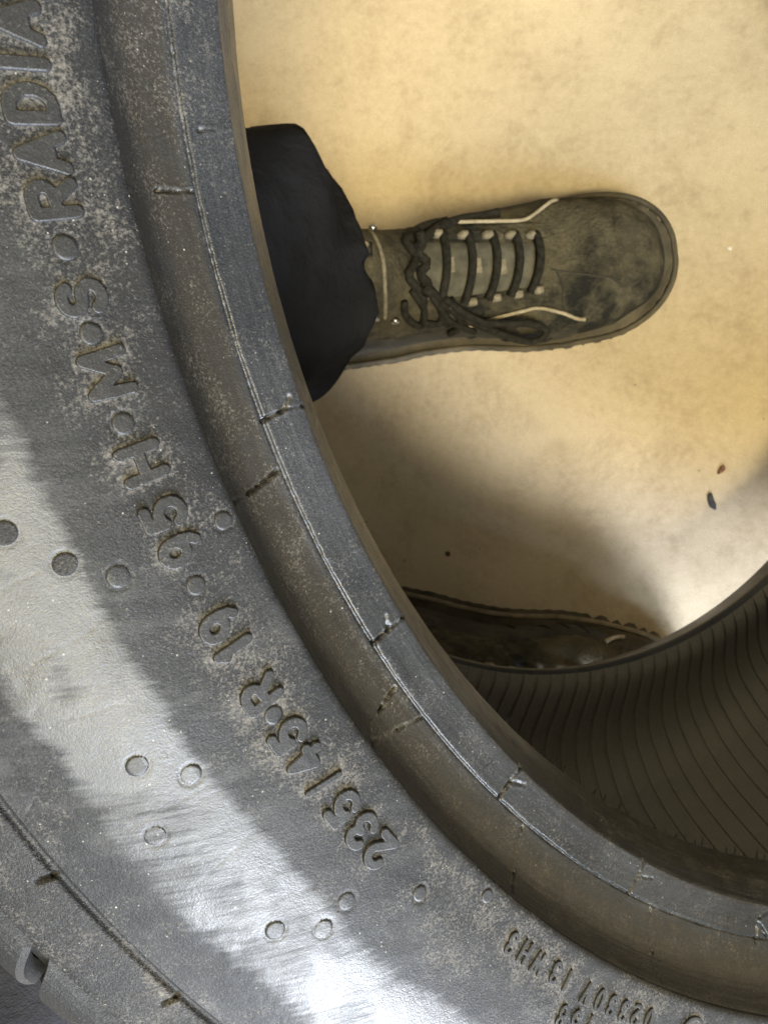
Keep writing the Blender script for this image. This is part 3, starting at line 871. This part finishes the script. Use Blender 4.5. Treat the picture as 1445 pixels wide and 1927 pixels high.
    ring = [(x, half_w(x)) for x in xs] + [(x, -half_w(x)*(1 - .07*math.sin(math.pi*min(1, max(0, (x-90)/100))))) for x in xs[::-1]]
    ring = np.array(ring); nR = len(ring)
    lay = [(0, 1.5, -1.5), (2, 2.0, 0), (11, 2.0, 0), (12, 0.2, -1), (17, 0.2, -1), (18, 2.2, .5), (24, 1.8, .5), (26, -1.5, -3)]
    V, F = [], []
    arcl = np.concatenate([[0], np.cumsum(np.linalg.norm(np.diff(ring, axis=0), axis=1))])
    for z, grow, g2 in lay:
        for i, (x, y) in enumerate(ring):
            cl = (-3.6 if x > 215 else -.8) if (z < (25 if x > 215 else 20) and arcl[i] % 11 < 4.5) else 0
            toe = 7*smooth(255, 306, x)*(z > 0)*(1 if z < 20 else 1.1) + 6*smooth(270, 306, x)*(z < 12)
            gy = (grow + cl)*np.sign(y)
            gx = (grow + cl)*(smooth(270, 300, x) - smooth(25, 3, x))
            V.append(((x+gx)*MM, sgn*(y+gy)*MM, (z+toe)*MM))
    for k in range(len(lay)-1):
        for i in range(nR):
            i2 = (i+1) % nR; F.append((k*nR+i, k*nR+i2, (k+1)*nR+i2, (k+1)*nR+i))
    F.append(tuple(range(nR))); F.append(tuple((len(lay)-1)*nR + i for i in range(nR)))
    so = mesh_obj('sole', V, F, M_sole, boot, smooth=False)
    wl = [Vector(((x)*MM, sgn*(y + 1.2*np.sign(y))*MM, (25.5 + 7.7*smooth(255, 306, x))*MM)) for x, y in ring[::1]]
    v, f = tube(wl + [wl[0]], .0022, 6); mesh_obj('welt', v, f, M_welt if mirror else M_sole, boot)
    return boot

person = empty('person', tuple(floor_pt(760, 850)*MM))
tag(person, 'person in black trousers and scuffed olive brown lace-up boots under the tyre', 'person')
pinv = Vector(person.location)
# left boot
yawL = math.radians(8.0)
toeL = floor_pt(1262, 478, 22)
origL = Vector((toeL[0]*MM - .306*math.cos(yawL), toeL[1]*MM - .306*math.sin(yawL), 0))
make_boot(person, origL - pinv, yawL, False, 'scuffed lace-up boot whose toe shows whole inside the tyre opening')
yawR = math.radians(-10.0)
medR = floor_pt(1130, 1158, 18)                     # inner ball of the right foot
lx, ly = .222, .058
origR = Vector((medR[0]*MM - (lx*math.cos(yawR) - ly*math.sin(yawR)), medR[1]*MM - (lx*math.sin(yawR) + ly*math.cos(yawR)), 0))
make_boot(person, origR - pinv, yawR, True, 'dusty boot mostly hidden behind the tyre, pale welt and vent slots on its inner side')

def leg(path, radii, seed, hem_tilt, yaw):
    """loft of a trouser leg, hem first; path mm world"""
    pts = catmull([tuple(p) + tuple(r) for p, r in zip(path, radii)], 7.0)
    n, m = len(pts), 72
    P = np.zeros((n, m, 3))
    L = np.concatenate([[0], np.cumsum(np.linalg.norm(np.diff(pts[:, :3], axis=0), axis=1))])
    a = np.linspace(0, 2*np.pi, m, endpoint=False)
    for i in range(n):
        t = Vector(pts[min(i+1, n-1), :3] - pts[max(i-1, 0), :3]).normalized()
        fwd = Vector((math.cos(yaw), math.sin(yaw), 0)); xa = (fwd - t*fwd.dot(t)).normalized(); ya = t.cross(xa)
        s = L[i]
        rid = lambda q: 1 - np.abs(np.sin(q))
        fold = 17*math.exp(-s/150)*(rid(1.5*a + s/42 + seed) - .45) + 11*math.exp(-s/120)*(rid(2.0*a - s/26 + 1 + seed) - .45) \
             + 14*np.exp(-((s-62)/16)**2)*np.exp(-((a-1.3)/1.1)**2) - 10*np.exp(-((s-40)/8)**2)*np.exp(-((a-1.2)/.9)**2) \
             + 12*np.exp(-((s-22)/10)**2)*np.exp(-((a-.9)/1.3)**2) \
             + 9*(fbm(a*1.1 + seed, np.full(m, s/40), 101) - .5) + 3*(fbm(a*4 + seed, np.full(m, s/11), 105) - .5)
        fold = np.maximum(fold, -2.5*np.exp(-s/60) - 7*(1 - math.exp(-s/60)))
        fold *= 1 - .75*smooth(170, 300, s)
        rx_, ry_ = pts[i, 3] + fold, pts[i, 4] + fold
        ht = -hem_tilt*math.exp(-(s/30)**2)
        for j in range(m):
            q = Vector(pts[i, :3]) + xa*(rx_[j]*math.cos(a[j])) + ya*(ry_[j]*math.sin(a[j])) + t*(ht*math.cos(a[j]))
            P[i, j] = q
    # turned-in hem
    inner = P[0] + (pts[0, :3] - P[0])*.06; inner2 = inner + (P[4] - P[0])*.8
    return np.concatenate([inner2[None], inner[None], P])
def world_boot(orig, yaw, x, y, z):
    return (orig.x/MM + x*math.cos(yaw) - y*math.sin(yaw), orig.y/MM + x*math.sin(yaw) + y*math.cos(yaw), z)
aL = world_boot(origL, yawL, 52, -8, 120); aR = world_boot(origR, yawR, 52, 0, 124)
pathL = [aL, (aL[0]-24, aL[1]+8, 176), (aL[0]-84, aL[1]+14, 276), (aL[0]-165, aL[1]+16, 370), (aL[0]-240, aL[1]+18, 470), (aL[0]-330, aL[1]+10, 535), (aL[0]-470, aL[1]-10, 545), (aL[0]-640, aL[1]-45, 530)]
radL = [(67, 72), (76, 80), (79, 82), (78, 80), (82, 84), (88, 88), (92, 94), (104, 108)]
kneeR = floor_pt(20, 1960, 430)
pathR = [aR, (aR[0]-28, aR[1]-18, 176), (aR[0]-82, aR[1]-54, 276), (aR[0]-142, aR[1]-94, 360), (aR[0]-210, aR[1]-122, 470), (aR[0]-330, aR[1]-90, 540), (aR[0]-470, aR[1]-5, 545), (aR[0]-640, aR[1]+70, 530)]
PL = leg(pathL, radL, .4, -20, yawL); PR = leg(pathR, radL, 2.1, -20, yawR)
# hips
hc = [np.array(pathL[-1]), np.array(pathR[-1])]
mid = (hc[0] + hc[1])/2
hp = []
for k, (dx, z, rx_, ry_) in enumerate(((60, 440, 60, 90), (50, 452, 130, 150), (10, 490, 165, 185), (-15, 560, 160, 185), (-30, 640, 140, 172), (-35, 720, 128, 165), (-35, 722, 118, 155), (-35, 722, 1, 1))):
    aa = np.linspace(0, 2*np.pi, 48, endpoint=False)
    hp.append(np.stack([mid[0] + dx + rx_*np.cos(aa), mid[1] + ry_*np.sin(aa), np.full(48, z)], 1))
HP = np.array(hp)
V, F = [], []
for G in (PL, PR, HP):
    o0 = len(V); nu, nv = G.shape[:2]
    V += [tuple((Vector(p)*MM - pinv)) for p in G.reshape(-1, 3)]
    for i in range(nu-1):
        for j in range(nv):
            j2 = (j+1) % nv; F.append((o0+i*nv+j, o0+i*nv+j2, o0+(i+1)*nv+j2, o0+(i+1)*nv+j))
tr = mesh_obj('trousers', V, F, M_cloth, person)

# ------------------------------------------------------------------ bits lying on the floor
def chip(name, px, py, size, mat, label, cat, seed, flat=.35):
    p = floor_pt(px, py)
    bm = bmesh.new(); bmesh.ops.create_icosphere(bm, subdivisions=2, radius=1)
    rs = random.Random(seed)
    ax, ay = size
    for v in bm.verts:
        k = 1 + .45*(vnoise(v.co.x*1.7 + seed, v.co.y*1.7 + v.co.z, seed) - .5)*2
        v.co = Vector((v.co.x*ax*k, v.co.y*ay*k, max(v.co.z*k, -.75)*flat*min(ax, ay)))
    lo = min(v.co.z for v in bm.verts)
    for v in bm.verts: v.co.z -= lo
    me = bpy.data.meshes.new(name); bm.to_mesh(me); bm.free(); me.materials.append(mat)
    o = bpy.data.objects.new(name, me); col.objects.link(o)
    o.location = Vector(p)*MM; o.rotation_euler = (0, 0, rs.uniform(0, 3))
    tag(o, label, cat)
    return o
M_chip = simple('black_crumb', (.02, .02, .022), (.06, .06, .065), 300, .7, .3)
M_rust = simple('brown_crumb', (.10, .045, .028), (.20, .10, .06), 300, .8, .3)
M_grit = simple('olive_grit', (.06, .048, .025), (.11, .09, .05), 300, .8, .3)
M_wht = simple('white_grit', (.7, .69, .66), (.82, .8, .77), 300, .6, .2)
o = chip('rubber_crumb', 1340, 945, (.0026, .0075), M_chip, 'largest black rubber crumb lying on the bare tan floor', 'crumb', 3); o.rotation_euler = (0, 0, .35)
o = chip('rust_flake', 1357, 883, (.0022, .0042), M_rust, 'small reddish brown flake beside the black rubber crumb', 'flake', 5); o.rotation_euler = (0, 0, -.7)
chip('grit', 843, 1041, (.0026, .0024), M_grit, 'round dark olive speck of grit alone on the shaded floor', 'grit', 8)
chip('grit', 1372, 467, (.0016, .0016), M_wht, 'tiny white speck of grit in front of the boot toe', 'grit', 11)
